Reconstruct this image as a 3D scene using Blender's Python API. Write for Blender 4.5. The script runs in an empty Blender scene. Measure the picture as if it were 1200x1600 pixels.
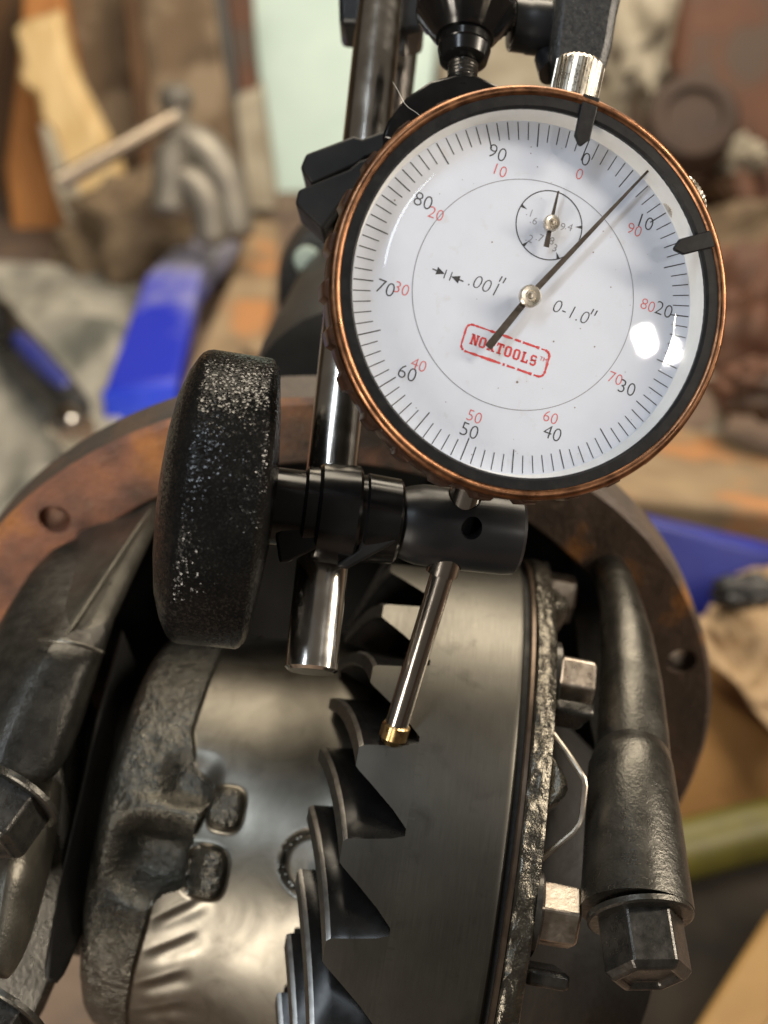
import bpy, bmesh, math, random
import numpy as np
from math import sin, cos, pi, radians as R
from mathutils import Matrix, Vector, noise as mnoise
random.seed(7)
rng = np.random.default_rng(7)
scene = bpy.context.scene
COL = scene.collection

# ------------------------------------------------------------------ frames
# Working frame: millimetres, x right, y up, z toward the viewer, tilted 56.6 deg from the floor.
TILT = R(56.6)
FPX, CAMD = 1900.0, 190.0
RX = np.array([[1, 0, 0], [0, cos(TILT), -sin(TILT)], [0, sin(TILT), cos(TILT)]])
LIFT = np.array([0, 0, 0.315])
def W(p):
    return RX @ np.asarray(p, float) * 0.001 + LIFT
def WA(ps):
    return np.asarray(ps, float) @ RX.T * 0.001 + LIFT
UP = np.array([0, sin(TILT), cos(TILT)])       # world up in the working frame
def P(px, py, w):                               # point seen at px,py at depth w (mm)
    return np.array([(px - 600) / FPX * w, (800 - py) / FPX * w, CAMD - w])
def on_plane(px, py, p0, n):
    d = np.array([(px - 600) / FPX, (800 - py) / FPX, -1.0]); o = np.array([0, 0, CAMD])
    return o + d * (np.dot(np.asarray(p0) - o, n) / np.dot(d, n))
def on_floor(px, py, h=0.0):
    return on_plane(px, py, UP * (-315 + h), UP)
def unit(v):
    v = np.asarray(v, float); return v / np.linalg.norm(v)

# ------------------------------------------------------------------ camera, world, lamps
cam = bpy.data.cameras.new('camera')
cam_o = bpy.data.objects.new('camera', cam); COL.objects.link(cam_o)
cam_o.location = W((0, 0, CAMD)); cam_o.rotation_euler = (TILT, 0, 0)
cam.sensor_fit = 'VERTICAL'; cam.sensor_height = 24.0; cam.lens = 24.0 * FPX / 1600
cam.clip_start = 0.01; cam.clip_end = 50
cam.dof.use_dof = True; cam.dof.focus_distance = 0.197; cam.dof.aperture_fstop = 9.0
scene.camera = cam_o

world = bpy.data.worlds.new('World'); scene.world = world; world.use_nodes = True
bgn = world.node_tree.nodes['Background']
bgn.inputs[0].default_value = (1.0, 0.86, 0.70, 1); bgn.inputs[1].default_value = 0.085

def area(name, loc, target, size, power, col, sy=None):
    l = bpy.data.lights.new(name, 'AREA'); l.energy = power; l.color = col
    l.shape = 'RECTANGLE'; l.size = size * .001; l.size_y = (sy or size) * .001
    o = bpy.data.objects.new(name, l); COL.objects.link(o)
    a, b = W(loc), W(target); o.location = a
    o.rotation_euler = Vector(b - a).to_track_quat('-Z', 'Y').to_euler()
    return o
area('work_lamp', (-310, -270, 300), (0, -30, -20), 70, 1.6, (1.0, 0.90, 0.77), 260)
area('shop_lamp', (328, 74, 400), (10, 0, -20), 11, 0.18, (1.0, 0.95, 0.88), 16)
area('side_lamp', (430, 170, 110), (60, -20, -40), 50, 3.0, (1.0, 0.88, 0.72), 380)
area('ceiling_lamp', (150, 900, -250), (0, 60, -700), 500, 13.5, (1.0, 0.87, 0.68), 900)
area('ceiling_tube', (-190, 280, 370), (10, 20, -20), 60, 1.12, (0.80, 0.90, 1.0), 440)

scene.view_settings.view_transform = 'Standard'; scene.view_settings.look = 'None'
scene.view_settings.exposure = 0.0; scene.view_settings.gamma = 1.0
scene.cycles.max_bounces = 8; scene.cycles.transparent_max_bounces = 12
scene.cycles.sample_clamp_indirect = 4.0

# ------------------------------------------------------------------ materials
class NT:
    def __init__(s, name):
        s.m = bpy.data.materials.new(name); s.m.use_nodes = True
        s.t = s.m.node_tree; s.b = s.t.nodes['Principled BSDF']; s.out = s.t.nodes['Material Output']
        s.tc = s.t.nodes.new('ShaderNodeTexCoord')
    def n(s, kind, **kw):
        x = s.t.nodes.new(kind)
        for k, v in kw.items():
            setattr(x, k, v)
        return x
    def l(s, a, b): s.t.links.new(a, b)
    def noise(s, scale, detail=6, rough=.55, uv=False, stretch=(1, 1, 1), dist=0.0):
        mp = s.n('ShaderNodeMapping'); k = 1.0 if uv else 1000.0
        mp.inputs['Scale'].default_value = tuple(k * q for q in stretch)
        s.l(s.tc.outputs['UV' if uv else 'Object'], mp.inputs[0])
        nz = s.n('ShaderNodeTexNoise'); nz.inputs['Scale'].default_value = scale
        nz.inputs['Detail'].default_value = detail; nz.inputs['Roughness'].default_value = rough
        nz.inputs['Distortion'].default_value = dist
        s.l(mp.outputs[0], nz.inputs['Vector'])
        return nz.outputs['Fac']
    def ramp(s, fac, stops):
        r = s.n('ShaderNodeValToRGB'); e = r.color_ramp.elements
        while len(e) < len(stops): e.new(.5)
        for q, (p, c) in zip(e, stops):
            q.position = p; q.color = (*c, 1) if len(c) == 3 else c
        s.l(fac, r.inputs[0]); return r.outputs[0]
    def vramp(s, fac, lo, hi, a, b):
        m = s.n('ShaderNodeMapRange'); m.inputs[1].default_value = lo; m.inputs[2].default_value = hi
        m.inputs[3].default_value = a; m.inputs[4].default_value = b
        s.l(fac, m.inputs[0]); return m.outputs[0]
    def mix(s, fac, a, b):
        m = s.n('ShaderNodeMix', data_type='RGBA')
        if isinstance(fac, float): m.inputs[0].default_value = fac
        else: s.l(fac, m.inputs[0])
        for i, c in ((6, a), (7, b)):
            if isinstance(c, tuple): m.inputs[i].default_value = (*c, 1)
            else: s.l(c, m.inputs[i])
        return m.outputs[2]
    def bump(s, h, dist, prev=None, strength=1.0):
        b = s.n('ShaderNodeBump'); b.inputs['Distance'].default_value = dist * .001
        b.inputs['Strength'].default_value = strength
        s.l(h, b.inputs['Height'])
        if prev is not None: s.l(prev, b.inputs['Normal'])
        return b.outputs[0]
    def set(s, **kw):
        for k, v in kw.items():
            i = s.b.inputs[k.replace('_', ' ')]
            if hasattr(v, 'is_linked'): s.l(v, i)
            elif isinstance(v, tuple): i.default_value = (*v, 1)
            else: i.default_value = v
        return s

def mat(name, c1, c2=None, scale=.2, lo=.35, hi=.65, rough=.5, rough2=None, metal=0.0, bumps=(), uv=False, stretch=(1, 1, 1), coat=0.0, c3=None, scale3=.05, lo3=.5, hi3=.6, spec=None):
    t = NT(name)
    if c2 is None: c2 = tuple(q * .8 for q in c1)
    nz = t.noise(scale, uv=uv, stretch=stretch)
    col = t.ramp(nz, [(lo, c1), (hi, c2)])
    if c3 is not None:
        n3 = t.noise(scale3, detail=8)
        col = t.mix(t.vramp(n3, lo3, hi3, 0, 1), col, c3)
    t.set(Base_Color=col, Metallic=metal)
    if rough2 is None: t.set(Roughness=rough)
    else: t.set(Roughness=t.vramp(t.noise(scale * 1.7, uv=uv, stretch=stretch), .3, .7, rough, rough2))
    prev = None
    for sc, d in bumps:
        prev = t.bump(t.noise(sc, detail=4, uv=uv, stretch=stretch if uv else (1, 1, 1)), d, prev)
    if prev is not None: t.set(Normal=prev)
    if coat: t.set(Coat_Weight=coat, Coat_Roughness=.12)
    if spec is not None: t.b.inputs['Specular IOR Level'].default_value = spec
    return t.m

M = {}
M['chrome'] = mat('chrome', (.80, .77, .72), (.66, .63, .58), .15, rough=.13, rough2=.24, metal=1, bumps=((2.5, .004),))
M['chrome_soft'] = mat('satin_steel', (.60, .56, .52), (.52, .48, .44), .15, rough=.14, rough2=.2, metal=1)
M['knurl'] = mat('nickel_knurl', (.78, .72, .62), (.6, .54, .45), .6, rough=.22, rough2=.4, metal=1)
M['brass'] = mat('brass', (.62, .43, .2), (.42, .28, .13), .5, rough=.2, rough2=.4, metal=1)
M['black_steel'] = mat('black_oxide_steel', (.004, .004, .0045), (.009, .0085, .008), .12, rough=.16, rough2=.26, spec=.4)
M['black_paint'] = mat('black_satin_paint', (.010, .011, .0125), (.016, .016, .018), .12, rough=.28, rough2=.38, spec=.4)
M['dark_bezel'] = mat('bezel_black', (.006, .006, .007), (.016, .0155, .0155), .5, lo=.4, hi=.75, rough=.4, rough2=.55, spec=.25, bumps=((2, .01),))
M['copper'] = mat('copper_worn', (.34, .165, .085), (.14, .068, .038), .35, lo=.36, hi=.66, rough=.26, rough2=.44, metal=1, bumps=((1.6, .03),))
M['white_plastic'] = mat('white_ring_plastic', (.85, .85, .83), (.80, .80, .78), .3, rough=.4)
M['dial_white'] = mat('dial_white_paint', (.72, .765, .87), (.68, .725, .83), .12, rough=.55, c3=(.62, .62, .64), scale3=.35, lo3=.62, hi3=.85)
M['print_black'] = mat('print_black', (.035, .035, .04), (.06, .06, .065), 1.2, rough=.5)
M['print_grey'] = mat('print_grey', (.22, .22, .25), (.30, .30, .33), 1.2, rough=.5)
M['print_red'] = mat('print_red', (.62, .035, .04), (.70, .10, .10), 1.5, rough=.5)
M['print_pink'] = mat('print_red_thin', (.66, .10, .11), (.72, .20, .20), 1.5, rough=.5)
M['needle'] = mat('needle_steel', (.07, .055, .045), (.12, .10, .085), .6, rough=.3, rough2=.45, metal=.8)
# pebbled knob plastic
t = NT('pebbled_black_plastic')
v = t.n('ShaderNodeTexVoronoi'); v.inputs['Scale'].default_value = 3.3
mp = t.n('ShaderNodeMapping'); mp.inputs['Scale'].default_value = (1000, 1000, 1000); t.l(t.tc.outputs['Object'], mp.inputs[0]); t.l(mp.outputs[0], v.inputs['Vector'])
geo = t.n('ShaderNodeNewGeometry')
sub_ = t.n('ShaderNodeVectorMath', operation='SUBTRACT'); t.l(v.outputs['Color'], sub_.inputs[0]); sub_.inputs[1].default_value = (.5, .5, .5)
scl = t.n('ShaderNodeVectorMath', operation='SCALE'); t.l(sub_.outputs[0], scl.inputs[0]); scl.inputs['Scale'].default_value = .36
ad = t.n('ShaderNodeVectorMath', operation='ADD'); t.l(geo.outputs['Normal'], ad.inputs[0]); t.l(scl.outputs[0], ad.inputs[1])
nm = t.n('ShaderNodeVectorMath', operation='NORMALIZE'); t.l(ad.outputs[0], nm.inputs[0])
nb = t.bump(v.outputs['Distance'], .03, nm.outputs[0])
t.set(Base_Color=t.ramp(t.noise(.2), [(.3, (.006, .006, .006)), (.7, (.010, .0095, .009))]), Roughness=.20, Normal=nb); sc3 = t.n('ShaderNodeSeparateColor'); t.l(v.outputs['Color'], sc3.inputs[0]); t.set(**{'Specular_IOR_Level': t.vramp(sc3.outputs[2], .70, .80, .05, .5)})
M['pebbled'] = t.m
M['speckled'] = mat('crinkle_black_paint', (.02, .02, .02), (.05, .048, .045), 1.2, rough=.3, bumps=((2.0, .16),))
# gear steel: brushed along the circumference through the UV map (u = mm along profile, v = mm round)
def brushed(name, c1, c2, r1, r2, metal=1.0, blot=.06, ax=(6.0, .12, 1), bd=.004):
    t = NT(name)
    st = t.noise(1.0, detail=5, uv=True, stretch=ax); bl = t.noise(blot, detail=7)
    col = t.mix(t.vramp(bl, .35, .68, 0, 1), c1, c2)
    col = t.mix(t.vramp(st, .4, .75, 0, .35), col, tuple(q * .5 for q in c1))
    col = t.mix(t.vramp(t.noise(.16, detail=8, dist=.6), .58, .78, 0, .55), col, tuple(q * .35 for q in c1))
    t.set(Base_Color=col, Metallic=metal, Roughness=t.vramp(st, .3, .75, r1, r2), Normal=t.bump(st, bd))
    return t.m
M['gear'] = brushed('phosphated_gear_steel', (.135, .128, .112), (.094, .089, .078), .36, .44, bd=.0012)
M['tooth'] = mat('gear_tooth_steel', (.014, .0135, .013), (.009, .0088, .0085), .25, rough=.16, rough2=.26, metal=.2, spec=.3)
M['land'] = mat('ground_tooth_land', (.36, .35, .33), (.25, .24, .225), .4, rough=.3, rough2=.4, metal=1)
M['cast'] = mat('cast_iron_oily', (.10, .094, .08), (.17, .158, .135), .35, rough=.22, rough2=.5, metal=.75, bumps=((.75, .5), (2.4, .12)))
M['cast_rim'] = mat('cast_iron_rim', (.085, .078, .064), (.14, .128, .105), .4, rough=.18, rough2=.3, metal=.85, bumps=((.6, .35), (1.6, .12)))
M['edge_brown'] = mat('oily_brown_edge', (.11, .078, .055), (.07, .05, .036), .3, rough=.3, metal=.7)
M['cap'] = mat('cast_cap_dark', (.030, .028, .024), (.055, .052, .045), .25, rough=.28, rough2=.42, metal=.5, bumps=((.8, .14), (2.4, .04)))
M['cap_light'] = mat('cast_cap_grey', (.17, .158, .13), (.11, .102, .084), .15, rough=.26, rough2=.40, metal=.7, bumps=((1.3, .07), (3.0, .03)))
M['jaw'] = mat('dull_black_plastic', (.008, .008, .009), (.014, .0135, .013), .2, rough=.45, rough2=.6, spec=.25)
M['cap_black'] = mat('cast_cap_black', (.060, .057, .050), (.10, .095, .083), .2, rough=.24, rough2=.36, metal=.8, bumps=((1.2, .09), (3, .04)))
M['bolt'] = mat('bolt_dark', (.045, .043, .04), (.085, .08, .072), .3, rough=.2, rough2=.4, metal=.75, bumps=((1.4, .05),))
M['bolt_bright'] = mat('bolt_bright', (.60, .53, .46), (.42, .36, .30), .4, rough=.25, rough2=.42, metal=1, bumps=((1.2, .04),))
M['wire'] = mat('dull_wire', (.48, .43, .36), (.34, .30, .25), .5, rough=.35, metal=.9)
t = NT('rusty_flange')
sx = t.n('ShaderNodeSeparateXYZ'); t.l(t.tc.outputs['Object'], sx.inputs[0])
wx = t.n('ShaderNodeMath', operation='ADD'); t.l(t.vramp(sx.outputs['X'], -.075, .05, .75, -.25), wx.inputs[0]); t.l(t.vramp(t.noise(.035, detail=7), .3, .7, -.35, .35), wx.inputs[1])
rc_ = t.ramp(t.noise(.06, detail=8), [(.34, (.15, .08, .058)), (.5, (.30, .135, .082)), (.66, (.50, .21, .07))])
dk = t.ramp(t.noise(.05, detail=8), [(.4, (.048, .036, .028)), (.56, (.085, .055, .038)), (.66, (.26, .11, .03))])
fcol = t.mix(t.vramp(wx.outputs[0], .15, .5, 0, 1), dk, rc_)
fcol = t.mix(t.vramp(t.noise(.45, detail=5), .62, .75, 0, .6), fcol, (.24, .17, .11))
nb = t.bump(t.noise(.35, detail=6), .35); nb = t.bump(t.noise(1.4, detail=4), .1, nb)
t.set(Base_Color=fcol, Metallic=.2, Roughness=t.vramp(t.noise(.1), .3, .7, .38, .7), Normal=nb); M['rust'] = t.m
M['rust_edge'] = mat('dark_rust', (.05, .042, .036), (.09, .06, .042), .1, rough=.6, bumps=((.4, .3),))
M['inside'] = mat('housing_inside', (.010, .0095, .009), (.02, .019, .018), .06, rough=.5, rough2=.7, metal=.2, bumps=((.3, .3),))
M['housing'] = mat('housing_black_paint', (.022, .022, .021), (.045, .043, .040), .03, rough=.45, bumps=((.2, .3),))
# case: cast and machined zones from a vertex mask
t = NT('differential_case_iron')
at = t.n('ShaderNodeAttribute', attribute_name='machined')
cnz = t.noise(.35); cast_c = t.ramp(cnz, [(.35, (.088, .083, .070)), (.65, (.14, .132, .110))])
st = t.noise(1.0, detail=5, uv=True, stretch=(4.5, .1, 1)); bl = t.noise(.05, detail=6)
mc = t.mix(t.vramp(bl, .38, .62, 0, 1), (.215, .20, .17), (.155, .145, .122))
mc = t.mix(t.vramp(t.noise(.09, detail=8, dist=1.5), .5, .7, 0, .6), mc, (.10, .092, .076))
col = t.mix(at.outputs['Fac'], cast_c, mc)
def fmix(a, b):
    m = t.n('ShaderNodeMix', data_type='FLOAT'); t.l(at.outputs['Fac'], m.inputs[0])
    for i, c in ((2, a), (3, b)):
        if isinstance(c, float): m.inputs[i].default_value = c
        else: t.l(c, m.inputs[i])
    return m.outputs[0]
bmp_c = t.n('ShaderNodeMath', operation='ADD'); t.l(t.noise(.85, detail=2), bmp_c.inputs[0]); t.l(t.noise(2.0, detail=2), bmp_c.inputs[1])
h = fmix(bmp_c.outputs[0], 0.0)
nb = t.bump(h, .36); sh = t.bump(st, .0008, nb)
wav = t.bump(t.noise(.10, detail=2), .07, sh)
t.set(Base_Color=col, Metallic=fmix(.75, 1.0), Roughness=fmix(t.vramp(cnz, .3, .7, .18, .28), t.vramp(t.noise(.07, detail=7, dist=1.0), .35, .65, .34, .46)), Normal=wav)
M['case'] = t.m
# glass of the dial: clear acrylic sheet with Fresnel reflection
t = NT('clear_acrylic'); t.t.nodes.remove(t.b)
tr = t.n('ShaderNodeBsdfTransparent'); tr.inputs[0].default_value = (.97, .97, .97, 1)
gl = t.n('ShaderNodeBsdfGlossy'); gl.inputs['Roughness'].default_value = .03
fr = t.n('ShaderNodeFresnel'); bk_ = t.n('ShaderNodeNewGeometry'); t.l(t.vramp(bk_.outputs['Backfacing'], 0, 1, 1.49, 1 / 1.49), fr.inputs[0])
ms = t.n('ShaderNodeMixShader'); t.l(fr.outputs[0], ms.inputs[0]); t.l(tr.outputs[0], ms.inputs[1]); t.l(gl.outputs[0], ms.inputs[2])
t.l(ms.outputs[0], t.out.inputs[0]); M['crystal'] = t.m
# background materials
M['concrete'] = mat('dirty_concrete', (.20, .135, .10), (.10, .075, .06), .012, rough=.8, bumps=((.06, 1.0), (.3, .3)), c3=(.26, .19, .14), scale3=.004)
M['plaster'] = mat('stained_wall', (.34, .29, .21), (.15, .11, .075), .008, rough=.85, bumps=((.03, 1.0),), c3=(.12, .09, .06), scale3=.005)
M['mint'] = mat('mint_paint', (.60, .77, .74), (.53, .70, .67), .02, rough=.5, bumps=((.1, .3),))
M['mint_dull'] = mat('mint_cap', (.36, .44, .38), None, rough=.6)
M['pine'] = mat('pale_split_pine', (.80, .60, .32), (.64, .45, .21), .03, rough=.7, stretch=(3, 1, .5), bumps=((.08, 1.5),))
M['orange_wood'] = mat('orange_timber', (.55, .24, .07), (.40, .16, .045), .02, rough=.6, stretch=(3, 1, .4), bumps=((.1, .5),))
M['brown_wood'] = mat('brown_timber', (.17, .115, .068), (.10, .066, .038), .02, rough=.75, stretch=(3, 1, .4), bumps=((.1, .6),), c3=(.28, .21, .14), scale3=.012)
M['dark_wood'] = mat('dark_timber', (.12, .06, .025), (.07, .035, .015), .02, rough=.75, stretch=(3, 1, .4), bumps=((.1, .6),))
M['dusty_wood'] = mat('dusty_plank', (.34, .25, .15), (.20, .14, .085), .02, rough=.85, bumps=((.05, 1.2),), c3=(.42, .20, .08), scale3=.014, lo3=.52, hi3=.6)
M['rusty_steel'] = mat('rusty_steel', (.13, .055, .03), (.08, .036, .022), .02, rough=.7, bumps=((.08, .6),), c3=(.09, .06, .045), scale3=.012)
M['grey_iron'] = mat('grey_clamp_iron', (.28, .26, .22), (.18, .165, .145), .04, rough=.45, metal=.4, bumps=((.15, .3),))
M['clamp_bar'] = mat('clamp_bar', (.36, .30, .235), (.27, .22, .17), .05, rough=.35, metal=.8)
t = NT('blue_enamel')
sy_ = t.n('ShaderNodeSeparateXYZ'); t.l(t.tc.outputs['Object'], sy_.inputs[0])
ad_ = t.n('ShaderNodeMath', operation='ADD'); t.l(t.vramp(sy_.outputs['Y'], -.10, .10, -.25, .9), ad_.inputs[0]); t.l(t.vramp(t.noise(.02, detail=6), .3, .7, -.35, .35), ad_.inputs[1])
t.set(Base_Color=t.mix(t.vramp(ad_.outputs[0], 0, 1, 0, 1), (.018, .035, .52), (.58, .58, .63)), Roughness=.4); M['blue'] = t.m
M['blue_clean'] = mat('bright_blue_enamel', (.015, .05, .78), (.03, .07, .62), .03, rough=.4, bumps=((.1, .2),))
M['blue_dark'] = mat('navy_enamel', (.015, .022, .22), (.02, .03, .30), .03, rough=.4, bumps=((.1, .2),))  # blue enamel with the panel's weaker light put into its colour
M['cloth'] = mat('grey_blanket', (.44, .42, .365), (.27, .26, .23), .016, rough=.9, bumps=((.06, 2.0), (.3, .5)), c3=(.12, .125, .11), scale3=.012, lo3=.52, hi3=.68)
M['rag'] = mat('cream_rag', (.44, .40, .32), (.30, .26, .2), .03, rough=.9, bumps=((.05, 2.0),))
M['paper'] = mat('kraft_paper', (.40, .275, .155), (.32, .22, .12), .03, rough=.7, bumps=((.06, 1.6),))
M['cardboard'] = mat('cardboard', (.36, .19, .06), (.28, .145, .045), .02, rough=.8, bumps=((.1, .5),))
M['hose'] = mat('yellow_green_hose', (.12, .105, .018), (.075, .068, .014), .05, rough=.5)
M['ochre_wood'] = mat('ochre_board', (.32, .19, .06), (.23, .13, .04), .02, rough=.6, bumps=((.1, .5),))
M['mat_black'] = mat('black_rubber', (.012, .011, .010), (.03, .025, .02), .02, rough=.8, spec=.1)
M['handle_black'] = mat('tool_black', (.02, .02, .022), (.035, .035, .036), .1, rough=.4)
M['handle_blue'] = mat('tool_blue', (.03, .04, .28), (.05, .06, .22), .08, rough=.35)
M['dirt'] = mat('dirty_lumps', (.30, .22, .14), (.14, .10, .065), .03, rough=.9, bumps=((.05, 2.5),))
M['red'] = mat('red_plastic', (.7, .03, .02), None, rough=.4)
M['lint'] = mat('lint', (.6, .58, .54), None, rough=.9)

# ------------------------------------------------------------------ mesh helpers
def frame_of(a, ref=(0, 0, 1)):
    a = unit(a); r = np.asarray(ref, float)
    if abs(np.dot(a, r)) > .95: r = np.array([0, 1.0, 0])
    e2 = unit(r - a * np.dot(a, r)); e1 = np.cross(e2, a)
    return a, e1, e2
class MB:
    def __init__(s): s.v = []; s.f = []; s.uv = None; s.n = 0; s.attr = None; s.fm = None
    def add(s, v, f):
        k = s.n; v = np.asarray(v, float); s.v.append(v); s.n += len(v)
        s.f += [tuple(i + k for i in q) for q in f]; return s
    def loft(s, rings, closed=True, cap=True):
        m = len(rings[0]); v = np.concatenate([np.asarray(r, float) for r in rings]); f = []
        for i in range(len(rings) - 1):
            for j in range(m if closed else m - 1):
                j2 = (j + 1) % m
                f.append((i * m + j, i * m + j2, (i + 1) * m + j2, (i + 1) * m + j))
        if cap and closed:
            f.append(tuple(range(m - 1, -1, -1))); k = (len(rings) - 1) * m
            f.append(tuple(range(k, k + m)))
        return s.add(v, f)
    def tube(s, pts, rad, seg=20, cap=True, ref=(0, 0, 1)):
        pts = [np.asarray(p, float) for p in pts]; rings = []
        if np.isscalar(rad): rad = [rad] * len(pts)
        for i, p in enumerate(pts):
            d = pts[min(i + 1, len(pts) - 1)] - pts[max(i - 1, 0)]
            a, e1, e2 = frame_of(d, ref)
            rings.append([p + rad[i] * (cos(t) * e1 + sin(t) * e2) for t in np.linspace(0, 2 * pi, seg, endpoint=False)])
        return s.loft(rings, cap=cap)
    def lathe(s, prof, o, a, seg=48, rfun=None, closed_prof=False, cap=True, phase=0.0):
        a, e1, e2 = frame_of(a); o = np.asarray(o, float); rings = []
        for q in prof:
            ring = []
            for t in np.linspace(0, 2 * pi, seg, endpoint=False):
                r = q[1] if rfun is None else rfun(q[0], q[1], t)
                ring.append(o + q[0] * a + r * (cos(t + phase) * e2 + sin(t + phase) * e1))
            rings.append(ring)
        if closed_prof: rings.append(rings[0])
        return s.loft(rings, cap=cap and not closed_prof)
    def box(s, c, size, ax=None):
        c = np.asarray(c, float); X = np.eye(3) if ax is None else np.asarray(ax, float)
        v = []
        for i in (-1, 1):
            for j in (-1, 1):
                for k in (-1, 1):
                    v.append(c + X[0] * size[0] / 2 * i + X[1] * size[1] / 2 * j + X[2] * size[2] / 2 * k)
        return s.add(v, [(0, 1, 3, 2), (4, 6, 7, 5), (0, 4, 5, 1), (2, 3, 7, 6), (0, 2, 6, 4), (1, 5, 7, 3)])
    def prism(s, poly, off):
        poly = [np.asarray(p, float) for p in poly]; off = np.asarray(off, float)
        return s.loft([poly, [p + off for p in poly]])

THING_LOC = {}
def thing(name, label, cat, base, group=None):
    o = bpy.data.objects.new(name, None); COL.objects.link(o); o.empty_display_size = .01
    o.location = W(base); THING_LOC[o.name] = W(base)
    o['label'] = label; o['category'] = cat
    if group: o['group'] = group
    return o
def tag(o, label=None, cat=None, group=None, kind=None):
    for k, v in (('label', label), ('category', cat), ('group', group), ('kind', kind)):
        if v: o[k] = v
    return o
def obj(name, mb, m, parent=None, bevel=0, sub=0, angle=35, flat=False, at=None):
    v = WA(np.concatenate(mb.v))
    loc = (v.min(0) + v.max(0)) / 2 if at is None else at
    me = bpy.data.meshes.new(name); me.from_pydata((v - loc).tolist(), [], mb.f)
    if mb.uv is not None:
        u = me.uv_layers.new(name='UVMap'); li = np.empty(len(me.loops), int); me.loops.foreach_get('vertex_index', li)
        u.data.foreach_set('uv', np.asarray(mb.uv, 'f')[li].ravel())
    if mb.attr is not None:
        at_ = me.attributes.new(mb.attr[0], 'FLOAT', 'POINT'); at_.data.foreach_set('value', np.asarray(mb.attr[1], 'f'))
    me.materials.append(M[m] if isinstance(m, str) else m)
    if mb.fm is not None:
        for m2 in mb.fm[0]: me.materials.append(M[m2])
        me.polygons.foreach_set('material_index', mb.fm[1])
    bm = bmesh.new(); bm.from_mesh(me); bmesh.ops.recalc_face_normals(bm, faces=bm.faces); bm.to_mesh(me); bm.free()
    if not flat:
        me.shade_smooth(); me.set_sharp_from_angle(angle=R(angle))
    o = bpy.data.objects.new(name, me); COL.objects.link(o)
    THING_LOC[o.name] = np.array(loc)
    o.location = loc - (THING_LOC[parent.name] if parent else 0)
    if parent: o.parent = parent
    if bevel:
        b = o.modifiers.new('edge', 'BEVEL'); b.width = bevel * .001; b.segments = 2; b.limit_method = 'ANGLE'; b.angle_limit = R(40)
    if sub:
        b = o.modifiers.new('soft', 'SUBSURF'); b.levels = sub; b.render_levels = sub
    return o
def cut(o, mb):
    c = obj('cutter', mb, 'inside'); md = o.modifiers.new('cut', 'BOOLEAN'); md.object = c; md.operation = 'DIFFERENCE'; md.solver = 'EXACT'
    bpy.context.view_layer.update()
    dg = bpy.context.evaluated_depsgraph_get()
    me = bpy.data.meshes.new_from_object(o.evaluated_get(dg)); o.modifiers.remove(md); old = o.data; o.data = me
    me.name = old.name; bpy.data.meshes.remove(old)
    THING_LOC.pop(c.name, None); bpy.data.objects.remove(c)
    me.shade_smooth(); me.set_sharp_from_angle(angle=R(30))
def turned_copy(o, parent, M4):        # copy of o moved by M4 (world), parented to parent
    c = o.copy(); COL.objects.link(c)
    base = Matrix.Translation(Vector(THING_LOC[o.name]))
    wm = M4 @ base; c.parent = parent
    c.matrix_basis = Matrix.Translation(-Vector(THING_LOC[parent.name])) @ wm
    THING_LOC[c.name] = np.array(wm.translation)
    return c

# ================================================================== THE GROUND AND THE BACK WALL
def quad_sheet(name, corners, n, m, fn=None):
    a, b, c, d = [np.asarray(q, float) for q in corners]; mb = MB(); v = []
    for i in range(n + 1):
        for j in range(n + 1):
            s_, t_ = i / n, j / n
            p = a * (1 - s_) * (1 - t_) + b * s_ * (1 - t_) + c * s_ * t_ + d * (1 - s_) * t_
            if fn is not None: p = p + fn(s_, t_)
            v.append(p)
    k = n + 1
    mb.add(v, [(i * k + j, (i + 1) * k + j, (i + 1) * k + j + 1, i * k + j + 1) for i in range(n) for j in range(n)])
    return mb
FWD = unit(np.array([0, cos(TILT), -sin(TILT)]))   # level, away from the viewer
FWD = unit(FWD - UP * np.dot(FWD, UP))
F0 = UP * -315
floor = obj('floor', quad_sheet('floor', [F0 + np.array([-4000, 0, 0]) - FWD * 2000, F0 + np.array([4000, 0, 0]) - FWD * 2000, F0 + np.array([4000, 0, 0]) + FWD * 4000, F0 + np.array([-4000, 0, 0]) + FWD * 4000], 4, 'concrete'), 'concrete')
tag(floor, kind='structure')
wy = FWD * 1750
wall = obj('back_wall', MB().prism([F0 + wy + np.array([-3000, 0, 0]), F0 + wy + np.array([3000, 0, 0]), F0 + wy + np.array([3000, 0, 0]) + UP * 1800, F0 + wy + np.array([-3000, 0, 0]) + UP * 1800], FWD * 80), 'plaster')
tag(wall, kind='structure')

# ================================================================== DIFFERENTIAL CARRIER
K = .9
C = np.array([0, -78.8, -81.8])
GA = np.array([0.98589067, -0.16619159, 0.01999867])
GE2 = np.array([0, 0, 1.0]); GE2 = unit(GE2 - GA * GA.dot(GE2)); GE1 = np.cross(GE2, GA)
def G(s, r, th):
    return C + K * (s * GA + r * (cos(th) * GE2 + sin(th) * GE1))
def grot(th):
    ax = Vector(RX @ GA); c = Vector(W(C))
    q = W(G(0, 80, R(th))) - W(C); q0 = W(G(0, 80, 0)) - W(C)
    sgn = 1 if np.dot(np.cross(q0, q), np.array(ax)) * sin(R(th)) >= 0 else -1
    return Matrix.Translation(c) @ Matrix.Rotation(sgn * R(th), 4, ax) @ Matrix.Translation(-c)
def gear_lathe(prof, ths, closed=True, rfun=None):
    mb = MB(); rings = []; uv = []; L = 0; prev = None; ths = list(ths)
    for s_, r_ in prof:
        if prev is not None: L += math.hypot(s_ - prev[0], r_ - prev[1])
        prev = (s_, r_)
        rings.append([G(s_, r_ if rfun is None else rfun(s_, r_, t), t) for t in ths])
        uv += [(L, 80 * t) for t in ths]
    mb.loft(rings, closed=closed, cap=False); mb.uv = uv
    return mb
TH = np.radians(np.arange(0, 360, 1.5))
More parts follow.
